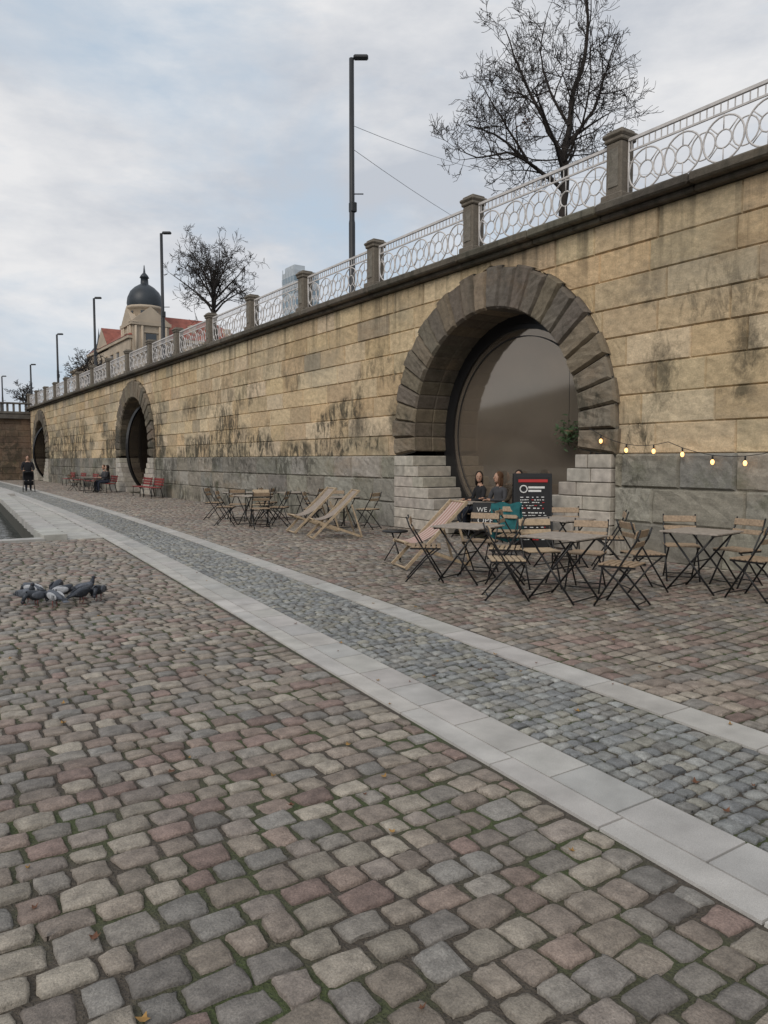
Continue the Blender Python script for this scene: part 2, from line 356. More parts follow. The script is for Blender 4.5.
for i in range(len(bounds)-1):
    a=bounds[i]+(3.2 if bounds[i] in CY else 0); c=bounds[i+1]-(3.2 if bounds[i+1] in CY else 0)
    wall.add([(D-.03,a,1.7),(D+.03,a,1.703),(D+.03,c,1.703),(D-.03,c,1.7)],[(0,1,2,3)],M_dark,(.24,.22,.19))
wall.add([(D+.02,WEND,-1),(D+5,WEND,-1),(D+5,WEND,5.8),(D+.02,WEND,5.8)],[(0,1,2,3)],M_dark,(.24,.22,.19))
def ringstones(c,near):
    n=26; a0=R(-8); a1=R(188)
    for i in range(n):
        p0=a0+(a1-a0)*i/n; p1=a0+(a1-a0)*(i+1)/n
        ro=RO+(.03 if i%2 else -.02); col=jit(random.choice([(.165,.14,.11),(.14,.122,.10),(.19,.16,.12),(.22,.18,.13)]),.18)
        nr,na=(6,4) if near else (3,2)
        rs=[RI,RI+.04]+[RI+.04+(ro-RI-.08)*k/nr for k in range(1,nr)]+[ro-.04,ro]
        g_=.016; an=[p0+.002,p0+g_]+[p0+g_+(p1-p0-2*g_)*k/na for k in range(1,na)]+[p1-g_,p1-.002]
        vs=[];xf=D-.14+random.uniform(-.015,.015)
        for jr,r in enumerate(rs):
            for ja,a in enumerate(an):
                bd=jr in(0,len(rs)-1) or ja in (0,len(an)-1)
                vs.append((D-.07 if bd else xf+random.uniform(-.013,.013),c+r*math.cos(a),CZ+r*math.sin(a)))
        m=len(an); fs=[(j*m+k,j*m+k+1,(j+1)*m+k+1,(j+1)*m+k) for j in range(len(rs)-1) for k in range(m-1)]
        wall.add(vs,fs,M_dark,col)
        q=[]
        for a in (p0,(p0+p1)/2,p1):
            q+= [(D-.07,c+ro*math.cos(a),CZ+ro*math.sin(a)),(D+.06,c+ro*math.cos(a),CZ+ro*math.sin(a))]
        wall.add(q,[(0,1,3,2),(2,3,5,4)],M_dark,col)
        q=[(D-.062,c+r*math.cos(a),CZ+r*math.sin(a)) for a in (p0-.01,p1+.01) for r in (RI+.01,ro-.01)]
        wall.add(q,[(0,1,3,2)],M_dark,(.05,.045,.04))
        xs=[D-.07,D-.04,D+.4,D+.43,D+.46,D+.95]
        ang=[p0,p0+.012,p1-.012,p1]; vs=[]
        for jx,x in enumerate(xs):
            for ja,a in enumerate(ang):
                bd=jx in(0,3) or ja in(0,3); r=RI+(.018 if bd and jx else 0)
                vs.append((x,c+r*math.cos(a),CZ+r*math.sin(a)))
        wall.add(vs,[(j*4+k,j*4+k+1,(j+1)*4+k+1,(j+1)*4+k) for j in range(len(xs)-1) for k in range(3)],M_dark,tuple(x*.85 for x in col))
    nz=7; hz=1.70/nz
    for k in range(nz):
        zc=hz*(k+.5); yi=1.12+(2.42-1.12)*(k/(nz-1))**.85
        for s in(-1,1):
            span=3.2-yi; cut=yi+span*(.55 if k%2 else .35)
            for (p,q) in ((yi,cut),(cut,3.2)):
                if q-p<.05: continue
                wall.box((D+.38+(.0 if p==yi else .015),c+s*(p+q)/2,zc),(1.06,q-p-.006,hz-.010),M_lstone,col=jit((.42,.385,.33),.14),bev=.014)
        wall.box((D+.5,c-(yi+.08+3.15)/2,zc),(.9,3.05-yi,hz),M_dark,col=(.08,.075,.07)); wall.box((D+.5,c+(yi+.08+3.15)/2,zc),(.9,3.05-yi,hz),M_dark,col=(.08,.075,.07))
for i,c in enumerate(CY): ringstones(c,i==0)
y=ys
while y<WEND:
    w=random.uniform(1.5,2.1); cc=jit((.115,.10,.08),.2)
    wall.box((D+.22,y+w/2,ZT+.045),(.70,w-.012,.09),M_dark,col=cc,bev=.02)
    wall.box((D+.20,y+w/2,ZT+.09+.0775),(.98,w-.012,.155),M_dark,col=jit(cc,.1),bev=.03); y+=w
wall.obj('embankment_wall')
b=MB(); b.add([(D+.6,-300,ZS-.01),(3000,-300,ZS-.01),(3000,5000,ZS-.01),(D+.6,5000,ZS-.01)],[(0,1,2,3)],M_asph); b.obj('upper_street')
# ------------------------------------------------------------------ round glass doors and room
def glass_mat():
    m=bpy.data.materials.new('tinted_glass'); nt,N,L=nodes(m); N.remove(N['Principled BSDF']); o=N['Material Output']
    t=N.new('ShaderNodeBsdfTransparent'); t.inputs[0].default_value=(.46,.41,.36,1)
    gl=N.new('ShaderNodeBsdfGlossy'); gl.inputs['Roughness'].default_value=.06; gl.inputs['Color'].default_value=(.95,.82,.68,1)
    df=N.new('ShaderNodeBsdfDiffuse'); df.inputs[0].default_value=(.26,.215,.17,1)
    tc=N.new('ShaderNodeTexCoord'); n=N.new('ShaderNodeTexNoise'); n.inputs['Scale'].default_value=.9; n.inputs['Detail'].default_value=6; L.new(tc.outputs['Object'],n.inputs[0])
    mr=N.new('ShaderNodeMapRange'); mr.inputs[3].default_value=.35; mr.inputs[4].default_value=.62; L.new(n.outputs[0],mr.inputs[0])
    a=N.new('ShaderNodeMixShader'); L.new(mr.outputs[0],a.inputs[0]); L.new(t.outputs[0],a.inputs[1]); L.new(df.outputs[0],a.inputs[2])
    c=N.new('ShaderNodeMixShader'); lw=N.new('ShaderNodeLayerWeight'); lw.inputs['Blend'].default_value=.5
    mr2=N.new('ShaderNodeMapRange'); mr2.inputs[1].default_value=0; mr2.inputs[2].default_value=1; mr2.inputs[3].default_value=.13; mr2.inputs[4].default_value=.40; L.new(lw.outputs['Facing'],mr2.inputs[0])
    L.new(mr2.outputs[0],c.inputs[0]); L.new(a.outputs[0],c.inputs[1]); L.new(gl.outputs[0],c.inputs[2]); L.new(c.outputs[0],o.inputs[0]); return m
M_glass=glass_mat()
def annulus(b,x0,x1,r0,r1,m,n=72):
    vs=[];fs=[]
    for i in range(n):
        a=2*math.pi*i/n; c,s=math.cos(a),math.sin(a)
        vs+=[(x0,r0*c,r0*s),(x0,r1*c,r1*s),(x1,r1*c,r1*s),(x1,r0*c,r0*s)]
    for i in range(n):
        j=(i+1)%n
        for k in range(4): fs.append((i*4+k,i*4+(k+1)%4,j*4+(k+1)%4,j*4+k))
    b.add(vs,fs,m,None,False)
M_floor=mat('interior_floor',(.12,.10,.085),.5,.2,3)
for i,c in enumerate(CY):
    e=empty('round_glass_door',(D+.85,c,2.17))
    b=MB(); annulus(b,-.03,.12,2.24,2.52,M_black); b.obj('fixed_frame',(0,0,0),0,e)
    b=MB(); annulus(b,-.06,.06,2.13,2.23,M_black)
    if i==0: annulus(b,-.035,-.012,1.98,1.995,M_lamp)
    b.obj('leaf_frame',(0,0,0),0 if i==0 else R(-48),e)
    b=MB(); n=72; b.add([(0,2.14*math.cos(2*math.pi*k/n),2.14*math.sin(2*math.pi*k/n)) for k in range(n)],[tuple(range(n))[::-1]],M_glass); b.obj('glass_pane',(0,0,0),0 if i==0 else R(-48),e)
    r=empty('cafe_interior',(0,0,0))
    b=MB(); x0,x1=D+.97,D+7; h=4.9
    b.add([(x0,c-3,.004),(x1,c-3,.004),(x1,c+3,.004),(x0,c+3,.004)],[(0,1,2,3)],M_floor)
    b.add([(x1,c-3,0),(x1,c-3,h),(x1,c+3,h),(x1,c+3,0)],[(0,1,2,3)],M_int)
    for s in(-3,3): b.add([(x0,c+s,0),(x1,c+s,0),(x1,c+s,h),(x0,c+s,h)],[(0,1,2,3)],M_int)
    b.add([(x0,c-3,h),(x1,c-3,h),(x1,c+3,h),(x0,c+3,h)],[(0,1,2,3)],M_int)
    b.box((D+5.4,c-.3,.55),(.6,3.6,1.1),M_wood,bev=.02); b.box((D+5.35,c-.3,1.12),(.8,3.8,.05),M_black)
    for k in range(5): b.box((D+6.8,c-1.8+k*.8,2.),(.3,.7,.04),M_wood)
    b.obj('room_shell',(0,0,0),0,r)
# ------------------------------------------------------------------ railing
PY=[8.5+3.72*k for k in range(-5,17)]
P=MB(); pc=(.18,.155,.125)
P.box((0,0,.09),(.44,.44,.18),M_dark,col=pc,bev=.02); P.box((0,0,.60),(.32,.32,.84),M_dark,col=pc,bev=.02)
P.box((-.165,0,.60),(.02,.2,.62),M_dark,col=(.20,.18,.15),bev=.005)
P.box((0,0,1.06),(.38,.38,.08),M_dark,col=pc,bev=.02); P.box((0,0,1.13),(.44,.44,.08),M_dark,col=pc,bev=.03); P.box((0,0,1.19),(.34,.34,.05),M_dark,col=pc,bev=.02)
pm=P.mesh('railing_post')
for y in PY: place(pm,'railing_post',(D+.13,y,ZS))
Q=MB(); Lp=3.36; r=.014
for z,rr in((.10,.022),(.84,.018),(1.02,.03)): Q.box((0,0,z),(rr*1.6,Lp,rr*1.6),M_rail)
nc=5; sp=Lp/nc
for k in range(nc):
    yc=-Lp/2+sp*(k+.5); zc=.47
    Q.ring((0,yc,zc),.325,.015,M_rail,n=24); Q.ring((.006,yc,zc),.13,.013,M_rail,n=14)
    for a in range(4):
        an=math.pi/4+a*math.pi/2; u,w=math.cos(an),math.sin(an)
        Q.tube([(0,yc+u*.13,zc+w*.13),(0,yc+u*.325,zc+w*.325)],.010,M_rail,5)
    for s in(-1,1): Q.tube([(0,yc,zc+s*.13),(0,yc,zc+s*.37)],.010,M_rail,5)
    if k<nc-1: Q.ring((.012,yc+sp/2,zc),.2,.012,M_rail,n=18)
    else: Q.ring((.012,yc+sp/2,zc),.2,.012,M_rail,n=10,a0=math.pi/2,a1=1.5*math.pi)
    if k==0: Q.ring((.012,yc-sp/2,zc),.2,.012,M_rail,n=10,a0=-math.pi/2,a1=.5*math.pi)
    for j in range(6): yb=yc-sp/2+sp*(j+.5)/6; Q.tube([(0,yb,.85),(0,yb,1.0)],.010,M_rail,4,cap=False)
for s in(-1,1): Q.tube([(0,s*Lp/2,.0),(0,s*Lp/2,1.02)],.018,M_rail,6)
qm=Q.mesh('iron_railing')
for a,c in zip(PY[:-1],PY[1:]): place(qm,'iron_railing',(D+.13,(a+c)/2,ZS))
# ------------------------------------------------------------------ lamp posts
for (y,zt,x) in ((20.6,14.0,12.6),(39.6,13.35,12.6),(54.5,12.65,12.6),(67.6,12.0,12.6),(81,10.9,12.6),(100,11.5,12.4),(31,13.2,31),(60,13.0,30)):
    b=MB(); H=zt-ZS
    b.tube([(0,0,0),(0,0,.9),(0,0,.95),(0,0,3.2),(0,0,3.3),(0,0,H)],[.13,.13,.10,.10,.085,.075],M_lamp,10)
    b.tube([(0,0,H-.03),(.1,-.067,H+.02),(.18,-.12,H+.04)],.035,M_lamp,6)
    b.box((.24,-.16,H+.03),(.46,.2,.13),M_lamp,rot=Matrix.Rotation(R(-33.7),3,'Z'),bev=.04)
    b.tube([(0,0,H*.50),(.30,-.20,H*.50)],.02,M_lamp,5); b.box((.02,-.02,H*.45),(.2,.2,.3),M_lamp,bev=.02)
    b.obj('street_lamp',(x,y,ZS))
b=MB()
for (p,q) in (((12.6,20.6,12.0),(31,31,17.2)),((12.6,20.6,11.3),(31,31,12.9)),((31,31,17.2),(60,20,22))):
    p,q=Vector(p),Vector(q); b.tube([p.lerp(q,t/10)-Vector((0,0,.3*4*(t/10)*(1-t/10))) for t in range(11)],.008,M_wire,4)
b.obj('overhead_wire')
# ------------------------------------------------------------------ trees
RV=Vector((.830,-.557,0)); FV=Vector((.557,.830,0))
def tree(name,loc,limbs,seed,twl=1.5,lv=3,clump=None,minr=.008,capper=500):
    rnd=random.Random(seed); cu=bpy.data.curves.new(name,'CURVE'); cu.dimensions='3D'; cu.bevel_depth=1; cu.bevel_resolution=0
    cnt=[0,0]
    def spl(pts,rs):
        s=cu.splines.new('POLY'); s.points.add(len(pts)-1)
        for i,(a,rr) in enumerate(zip(pts,rs)): s.points[i].co=(*a,1); s.points[i].radius=max(rr,minr)
    def rv(): return Vector((rnd.gauss(0,1),rnd.gauss(0,1),rnd.gauss(0,1))).normalized()
    def twig(p,d,ln,r,l):
        if cnt[0]>cnt[1]: return
        cnt[0]+=1; n=4; pts=[p.copy()];rs=[r];q=p.copy();dd=d.copy()
        for i in range(n):
            dd=(dd+rv()*.28+Vector((0,0,.08))).normalized(); q=q+dd*ln/n; pts.append(q.copy()); rs.append(r*(1-.6*(i+1)/n))
            if l>0 and (i>0 or rnd.random()<.4):
                for _ in range(2 if rnd.random()<.3 else 1):
                    nd=(dd*.8+rv()*.85).normalized(); twig(q,nd,ln*rnd.uniform(.42,.75),r*rnd.uniform(.45,.65),l-1)
        spl(pts,rs)
    for (pp,r0,r1,st) in limbs:
        P_=[RV*u+FV*v+Vector((0,0,z)) for (u,v,z) in pp]; pts=[]
        for i in range(len(P_)-1):
            a=P_[max(i-1,0)];b_=P_[i];c=P_[i+1];d=P_[min(i+2,len(P_)-1)]; m=max(2,int((c-b_).length/.35))
            for k in range(m):
                t=k/m; pts.append(.5*((2*b_)+(c-a)*t+(2*a-5*b_+4*c-d)*t*t+(3*b_-a-3*c+d)*t**3)+rv()*min(.05,r0*.5))
        pts.append(P_[-1]); n=len(pts); rs=[r0+(r1-r0)*i/(n-1) for i in range(n)]; spl(pts,rs)
        act=[i for i in range(n) if i/(n-1)>=st]
        for i in act:
            f=i/(n-1)
            cnt[0]=0; cnt[1]=max(8,capper/max(1,len(act)))
            for _ in range(1 if rnd.random()<.7 else 2):
                d=(pts[min(i+1,n-1)]-pts[max(i-1,0)]).normalized(); nd=(d*rnd.uniform(.3,.9)+rv()*.9+Vector((0,0,.12))).normalized()
                twig(pts[i],nd,twl*(1.15-.5*f)*rnd.uniform(.6,1.15),min(rs[i]*.45,.022)+.004,lv)
    cu.materials.append(M_bark); o=link(bpy.data.objects.new(name,cu)); o.location=loc
    if clump:
        b=MB(); C=RV*clump[0]+FV*clump[1]+Vector((0,0,clump[2]))
        for _ in range(150):
            c=C+Vector((rnd.gauss(0,.13),rnd.gauss(0,.13),rnd.gauss(0,.22))); s=.06
            u=rv()*s; w=u.orthogonal().normalized()*s*.6
            b.add([c-u,c+w,c+u,c-w],[(0,1,2,3)],M_leafb)
        b.obj('dead_leaf_clump',(0,0,0),0,o)
    return o
big=[([(0,0,-.05),(-.05,0,2),(-.1,0,3.6),(-.05,0,5.4)],.20,.12,1.1),
 ([(-.05,0,5.3),(.2,.2,6.8),(.55,.1,8.4),(.45,-.1,9.8),(.6,0,10.8)],.11,.02,.2),
 ([(-.08,0,4.9),(-.8,-.2,6.1),(-1.4,.1,7.6),(-1.9,.2,8.9)],.085,.015,.25),
 ([(-.1,0,4.1),(-1.1,.2,4.9),(-2.2,0,5.7),(-3.1,.2,6.1)],.08,.014,.25),
 ([(-.9,.1,4.75),(-1.9,-.4,5.0),(-2.8,-.3,4.9),(-3.3,-.3,5.2)],.05,.012,.2),
 ([(-1.2,.1,5.0),(-2.0,.2,6.3),(-2.6,.1,7.2)],.045,.012,.2),
 ([(-.05,0,5.3),(.7,-.4,6.3),(1.1,-.3,7.5),(1.4,-.1,8.4)],.075,.014,.25),
 ([(.1,.0,5.6),(.8,.2,6.1),(1.4,.3,6.5)],.05,.012,.3),
 ([(.1,.1,6.0),(-.4,.8,7.4),(-.6,1.2,8.8),(-.4,1.2,10.0)],.065,.014,.2),
 ([(-.05,0,4.9),(.3,-1.0,6.0),(.2,-1.8,7.4)],.06,.014,.25),
 ([(-.05,0,4.8),(.5,1.1,5.7),(.6,2.0,6.9)],.06,.014,.25),
 ([(-.1,0,4.4),(-.7,-1.2,5.2),(-1.5,-1.9,6.2)],.06,.014,.25)]
tree('bare_tree',(17.85,16.55,ZS),big,5,twl=1.45,lv=3,clump=(-1.25,0,6.0),capper=620,minr=.0065)
def round_limbs(seed,H,rad,cz,n=13,tr=.2):
    rn=random.Random(seed); L_=[([(0,0,-.05),(.1,0,H*.2),(0,0,cz-rad*.5),(.1,0,cz+rad*.2)],tr,tr*.5,.9)]
    for i in range(n):
        a=i*2.399; el=-.25+1.3*(i+.5)/n; R_=rad*rn.uniform(.66,.86)
        e=(R_*math.cos(a)*math.cos(el),R_*math.sin(a)*math.cos(el),cz+R_*math.sin(el)); s=(0,0,cz-rad*.65+rad*.5*i/n)
        m=(e[0]*.5+rn.gauss(0,.15),e[1]*.5+rn.gauss(0,.15),s[2]+(e[2]-s[2])*.62)
        L_.append(([s,m,e],tr*.40,.015,.2))
    return L_
tree('bare_tree',(18,46.3,ZS),round_limbs(3,10.5,3.2,7.1,15),5,twl=1.5,lv=3,capper=260,minr=.010)
tree('bare_tree',(18,81,ZS),round_limbs(8,8,2.5,4.6,10),6,twl=1.3,lv=2,capper=110,minr=.018)
tree('bare_tree',(15.5,104,ZS),round_limbs(9,8,2.2,3.6,8),7,twl=1.1,lv=2,capper=80,minr=.022)
# ------------------------------------------------------------------ buildings
def facade_windows(b,axis,fixed,a0,a1,z0,z1,nx,nz,sgn,w=.9,h=1.8):
    for i in range(nx):
        for j in range(nz):
            a=a0+(a1-a0)*(i+.5)/nx; z=z0+(z1-z0)*(j+.5)/nz
            if axis=='x':
                b.box((fixed+sgn*.03,a,z),(.1,w,h),M_win); b.box((fixed+sgn*.08,a,z+h/2+.12),(.25,w+.4,.16),M_cream); b.box((fixed+sgn*.08,a,z-h/2-.08),(.22,w+.3,.12),M_cream)
                b.box((fixed+sgn*.10,a,z),(.04,.07,h),M_cream)
            else:
                b.box((a,fixed+sgn*.03,z),(w,.1,h),M_win); b.box((a,fixed+sgn*.08,z+h/2+.12),(w+.4,.25,.16),M_cream); b.box((a,fixed+sgn*.08,z-h/2-.08),(w+.3,.22,.12),M_cream)
                b.box((a,fixed+sgn*.10,z),(.07,.04,h),M_cream)
def revolve(b,c,prof,m,n=20):
    vs=[];fs=[]
    for (r,z) in prof:
        for k in range(n): a=2*math.pi*k/n; vs.append((c[0]+r*math.cos(a),c[1]+r*math.sin(a),c[2]+z))
    for i in range(len(prof)-1):
        for k in range(n): fs.append((i*n+k,i*n+(k+1)%n,(i+1)*n+(k+1)%n,(i+1)*n+k))
    b.add(vs,fs,m,None,True)
E=empty('domed_building',(.3,0,-1.5))
b=MB(); X0,X1,Y0,Y1,ZE=26,42,96,118,18.6
b.box(((X0+X1)/2,(Y0+Y1)/2,(6+ZE)/2),(X1-X0,Y1-Y0,ZE-6),M_cream)
for z in(10,14,ZE-.2): b.box(((X0+X1)/2,(Y0+Y1)/2,z),(X1-X0+.5,Y1-Y0+.5,.35),M_cream)
b.obj('walls',parent=E)
b=MB(); facade_windows(b,'x',X0,Y0+4,Y1,6.5,ZE-.6,6,3,-1); facade_windows(b,'y',Y0,X0+3.6,X1,6.5,ZE-.6,5,3,-1); b.obj('windows',parent=E)
b=MB(); b.add([(X0-.3,Y0-.3,ZE),(X1+.3,Y0-.3,ZE),(X1+.3,Y1+.3,ZE),(X0-.3,Y1+.3,ZE),(X0+4,Y0+3,ZE+3.2),(X1-4,Y0+3,ZE+3.2),(X1-4,Y1-4,ZE+3.2),(X0+4,Y1-4,ZE+3.2)],[(0,1,5,4),(1,2,6,5),(2,3,7,6),(3,0,4,7),(4,5,6,7)],M_rtile)
for k in range(3): b.box((34.5+k*2.4,97.6,ZE+1.5),(.9,1.6,1.2),M_cream,bev=.1)
b.obj('roof',parent=E)
b=MB(); cx,cy=28.6,98
b.box((cx,cy,13),(4.6,4.6,14),M_cream); b.box((cx,cy,20.1),(5.1,5.1,.4),M_cream)
for ax in('x','y'):
    if ax=='x': P3=[(cx-2.4,cy-2.6,20.2),(cx-2.4,cy+2.6,20.2),(cx-2.4,cy,22.3),(cx-1.6,cy-2.6,20.2),(cx-1.6,cy+2.6,20.2),(cx-1.6,cy,22.3)]
    else: P3=[(cx-2.6,cy-2.4,20.2),(cx+2.6,cy-2.4,20.2),(cx,cy-2.4,22.3),(cx-2.6,cy-1.6,20.2),(cx+2.6,cy-1.6,20.2),(cx,cy-1.6,22.3)]
    b.add(P3,[(0,1,2),(3,5,4),(0,2,5,3),(1,4,5,2),(0,3,4,1)],M_cream)
b.box((cx,cy-2.33,17.6),(1.3,.1,2.6),M_win); b.box((cx-2.33,cy,17.6),(.1,1.3,2.6),M_win); b.box((cx,cy-2.36,19.1),(1.9,.2,.2),M_cream); b.box((cx-2.36,cy,19.1),(.2,1.9,.2),M_cream)
for s in(-1,1):
    for t in (1.1,1.9): b.tube([(cx+s*t,cy-2.42,16),(cx+s*t,cy-2.42,19.8)],.16,M_cream,8); b.tube([(cx-2.42,cy+s*t,16),(cx-2.42,cy+s*t,19.8)],.16,M_cream,8)
revolve(b,(cx,cy,20.2),[(2.1,0),(2.1,1.9),(2.35,2.0),(2.35,2.3),(1.9,2.35)],M_cream,12)
for k in range(8):
    a=2*math.pi*(k+.5)/8; b.box((cx+2.08*math.cos(a),cy+2.08*math.sin(a),21.2),(.12,.6,1.2),M_win,rot=Matrix.Rotation(a,3,'Z'))
b.obj('tower',parent=E)
b=MB(); revolve(b,(cx,cy,22.5),[(2.15,0),(2.25,.5),(2.15,1.2),(1.8,1.95),(1.25,2.5),(.7,2.85),(.5,2.95),(.45,3.7),(.6,3.75),(.45,4.05),(.15,4.4),(.05,5.3),(0,5.4)],M_slate,16); b.obj('dome',parent=E)
b=MB(); gx,gy=26.6,110
b.box((gx+1.5,gy,12),(4,7,12),M_cream)
P3=[(gx-.6,gy-3.9,18),(gx-.6,gy+3.9,18),(gx-.6,gy,21.4),(gx+4,gy-3.9,18),(gx+4,gy+3.9,18),(gx+4,gy,21.4)]
b.add(P3,[(0,1,2),(3,5,4),(0,3,4,1)],M_cream); b.add([(p[0],p[1],p[2]+.06) for p in P3],[(0,2,5,3),(1,4,5,2)],M_rtile); b.obj('gabled_wing',parent=E)
E=empty('spired_building',(4.4,2,-4.2))
b=MB(); b.box((31,142,14),(10,12,16),M_cream); b.box((31,142,22.1),(10.6,12.6,.4),M_cream); facade_windows(b,'x',26,136,148,7,21,4,4,-1); b.obj('walls',parent=E)
b=MB(); b.add([(25.7,135.7,22.3),(36.3,135.7,22.3),(36.3,148.3,22.3),(25.7,148.3,22.3),(31,140,25),(31,144,25)],[(0,1,4),(1,2,5,4),(2,3,5),(3,0,4,5)],M_slate)
revolve(b,(28.4,137,22.2),[(1.9,0),(2.2,1),(1.7,2.2),(.9,3.2),(.35,4),(.12,5.5),(0,6.8)],M_slate,10); b.obj('roof',parent=E)
E=empty('office_tower')
M_clad=mat('tower_cladding',(.48,.52,.55),.4,.1,.2); M_gl2=mat('tower_glazing',(.20,.27,.32),.2,.15,.3,spec=.8)
b=MB(); b.box((92,176,28),(7,7,43),M_clad)
for k in range(13): b.box((92,176,11.5+k*3),(7.1,7.1,1.3),M_gl2)
for k in range(5): b.box((88.45,173+k*1.5,29),(.12,.2,43),M_clad)
b.box((90.5,176,50.2),(3,5,1.6),M_clad); b.obj('body',parent=E)
# bridge
b=MB(); M_br=M_dark
def brblock(x0,x1,z0,z1,y0=67.2,y1=69,nw=1.1,h=.5,c0=(.20,.14,.10)):
    z=z0
    while z<z1-.05:
        x=x0-random.uniform(0,.5); zz=min(z+h,z1)
        while x<x1:
            w=nw*random.uniform(.8,1.2); a,c=max(x,x0),min(x+w,x1)
            if c-a>.03: b.box(((a+c)/2,(y0+y1)/2,(z+zz)/2),(c-a-.012,y1-y0,zz-z-.012),M_br,col=jit(c0,.2),bev=.015)
            x+=w
        z=zz
brblock(7.4,10.9,-1,4.9)
for k in range(3): brblock(7.4-22*(k+1),7.4-22*(k+1)+4,-1.5,4.9)
for k in range(3):
    xc=7.4-9-22*k; n=24; bot=[]
    for i in range(n+1):
        x=xc-9+18*i/n; zz=.6+4.0*math.sqrt(max(0,1-((x-xc)/9)**2)); bot.append((x,zz))
    for y in(67.3,74):
        vs=[(x,y,z) for x,z in bot]+[(x,y,5.0) for x,z in bot]; b.add(vs,[(i,i+1,n+2+i,n+1+i) for i in range(n)],M_br,(.2,.16,.12))
    vs=[(x,67.3,z) for x,z in bot]+[(x,74,z) for x,z in bot]; b.add(vs,[(i,i+1,n+2+i,n+1+i) for i in range(n)],M_br,(.12,.1,.08))
b.box((-25,70.6,5.1),(71,7.4,.4),M_br,col=(.12,.11,.10),bev=.03); b.box((-25,67.1,5.4),(71,.5,.2),M_br,col=(.15,.135,.12),bev=.03)
for k in range(150): b.box((10-k*.45,67.15,5.8),(.16,.18,.6),M_br,col=(.13,.12,.11),bev=.03)
b.box((-25,67.15,6.16),(71,.36,.14),M_br,col=(.12,.11,.10),bev=.03)
b.obj('stone_bridge')
b=MB(); vs=[];fs=[]; nx=60
for i in range(nx+1):
    y=-1200+i*60
    for j,(x,h) in enumerate(((-190,0),(-195,5),(-330,9),(-420,45),(-560,75),(-800,60))):
        vs.append((x,y,-1+h*(1+.35*math.sin(y*.004+1.2)+.12*math.sin(y*.017))+random.uniform(-1,1)*(j>2)*3))
for i in range(nx):
    for j in range(5): fs.append((i*6+j,(i+1)*6+j,(i+1)*6+j+1,i*6+j+1))
b.add(vs,fs,M_hill,None,True); b.obj('hills')
# ------------------------------------------------------------------ furniture
def fold_chair(wood=M_wood):
    b=MB()
    for s in(-1,1):
        b.tube([(s*.205,.24,0),(s*.205,.02,.36),(s*.205,-.21,.74),(s*.205,-.25,.86)],.011,M_black,6)
        b.tube([(s*.185,-.26,0),(s*.185,0,.3),(s*.185,.19,.45)],.011,M_black,6)
        b.box((s*.19,-.0,.442),(.02,.4,.02),M_black)
    b.tube([(-.185,-.225,.05),(.185,-.225,.05)],.008,M_black,5)
    b.tube([(-.205,.205,.06),(.205,.205,.06)],.008,M_black,5)
    for k in range(6): b.box((0,-.165+k*.068,.462),(.42,.052,.018),wood,bev=.004)
    for (y,z,h) in ((-.222,.80,.085),(-.188,.68,.06)): b.box((0,y+.018,z),(.42,.016,h),wood,rot=Matrix.Rotation(R(14),3,'X'),bev=.004)
    return b.mesh('folding_chair')
def fold_table():
    b=MB()
    for k in range(7): b.box((-.315+k*.105,0,.725),(.098,.72,.02),M_top,bev=.004)
    for s in(-1,1): b.box((0,s*.3,.705),(.72,.025,.02),M_black)
    for s in(-1,1):
        b.tube([(s*.27,-.3,0),(s*.27,.27,.70)],.012,M_black,6); b.tube([(s*.245,.3,0),(s*.245,-.27,.70)],.012,M_black,6)
    for y in(-.28,.28): b.tube([(-.27,y,.03),(.27,y,.03)],.009,M_black,5)
    b.tube([(-.27,0,.365),(.27,0,.365)],.009,M_black,5)
    return b.mesh('folding_table')
def stripe_mat():
    m=bpy.data.materials.new('striped_canvas'); nt,N,L=nodes(m); b=N['Principled BSDF']; b.inputs['Roughness'].default_value=.9
    tc=N.new('ShaderNodeTexCoord'); w=N.new('ShaderNodeTexWave'); w.inputs['Scale'].default_value=3.2; L.new(tc.outputs['Object'],w.inputs[0])
    c=N.new('ShaderNodeValToRGB'); c.color_ramp.interpolation='CONSTANT'; e=c.color_ramp.elements; e[0].color=(.50,.40,.34,1); e[1].position=.5; e[1].color=(.36,.19,.16,1); L.new(w.outputs[0],c.inputs[0]); L.new(c.outputs[0],b.inputs['Base Color']); return m
def deckchair(fab,name='deck_chair'):
    b=MB()
    for s in(-1,1):
        b.box((s*.29,.03,.50),(.03,1.37,.045),M_wood2,rot=Matrix.Rotation(R(-44.5),3,'X'))
        b.box((s*.25,.0,.215),(.03,1.08,.045),M_wood2,rot=Matrix.Rotation(R(20),3,'X'))
        b.box((s*.32,-.40,.36),(.022,.70,.03),M_wood2,rot=Matrix.Rotation(R(72),3,'X'))
    b.tube([(-.29,-.46,.97),(.29,-.46,.97)],.018,M_wood2,8); b.tube([(-.29,.50,.03),(.29,.50,.03)],.016,M_wood2,8)
    b.tube([(-.27,.48,.40),(.27,.48,.40)],.018,M_wood2,8); b.tube([(-.27,-.48,.05),(.27,-.48,.05)],.014,M_wood2,8)
    P=[];n=12
    for i in range(n+1):
        t=i/n; y=-.46+.94*t; z=.97+(.40-.97)*t-.20*4*t*(1-t)*(.6+.4*t)
        P.append((y,z))
    vs=[(x,y,z) for (y,z) in P for x in(-.235,.235)]+[(x,y,z-.006) for (y,z) in P for x in(-.235,.235)]
    m=2*(n+1)
    fs=[(2*i,2*i+1,2*i+3,2*i+2) for i in range(n)]+[(m+2*i,m+2*i+2,m+2*i+3,m+2*i+1) for i in range(n)]
    b.add(vs,fs,fab,None,True); return b.mesh(name)
ch=fold_chair(); ch2=fold_chair(M_wood2); tb=fold_table(); M_str=stripe_mat(); dk=deckchair(M_str); dk2=deckchair(mat('grey_canvas',(.30,.25,.21),.9,.15,20))
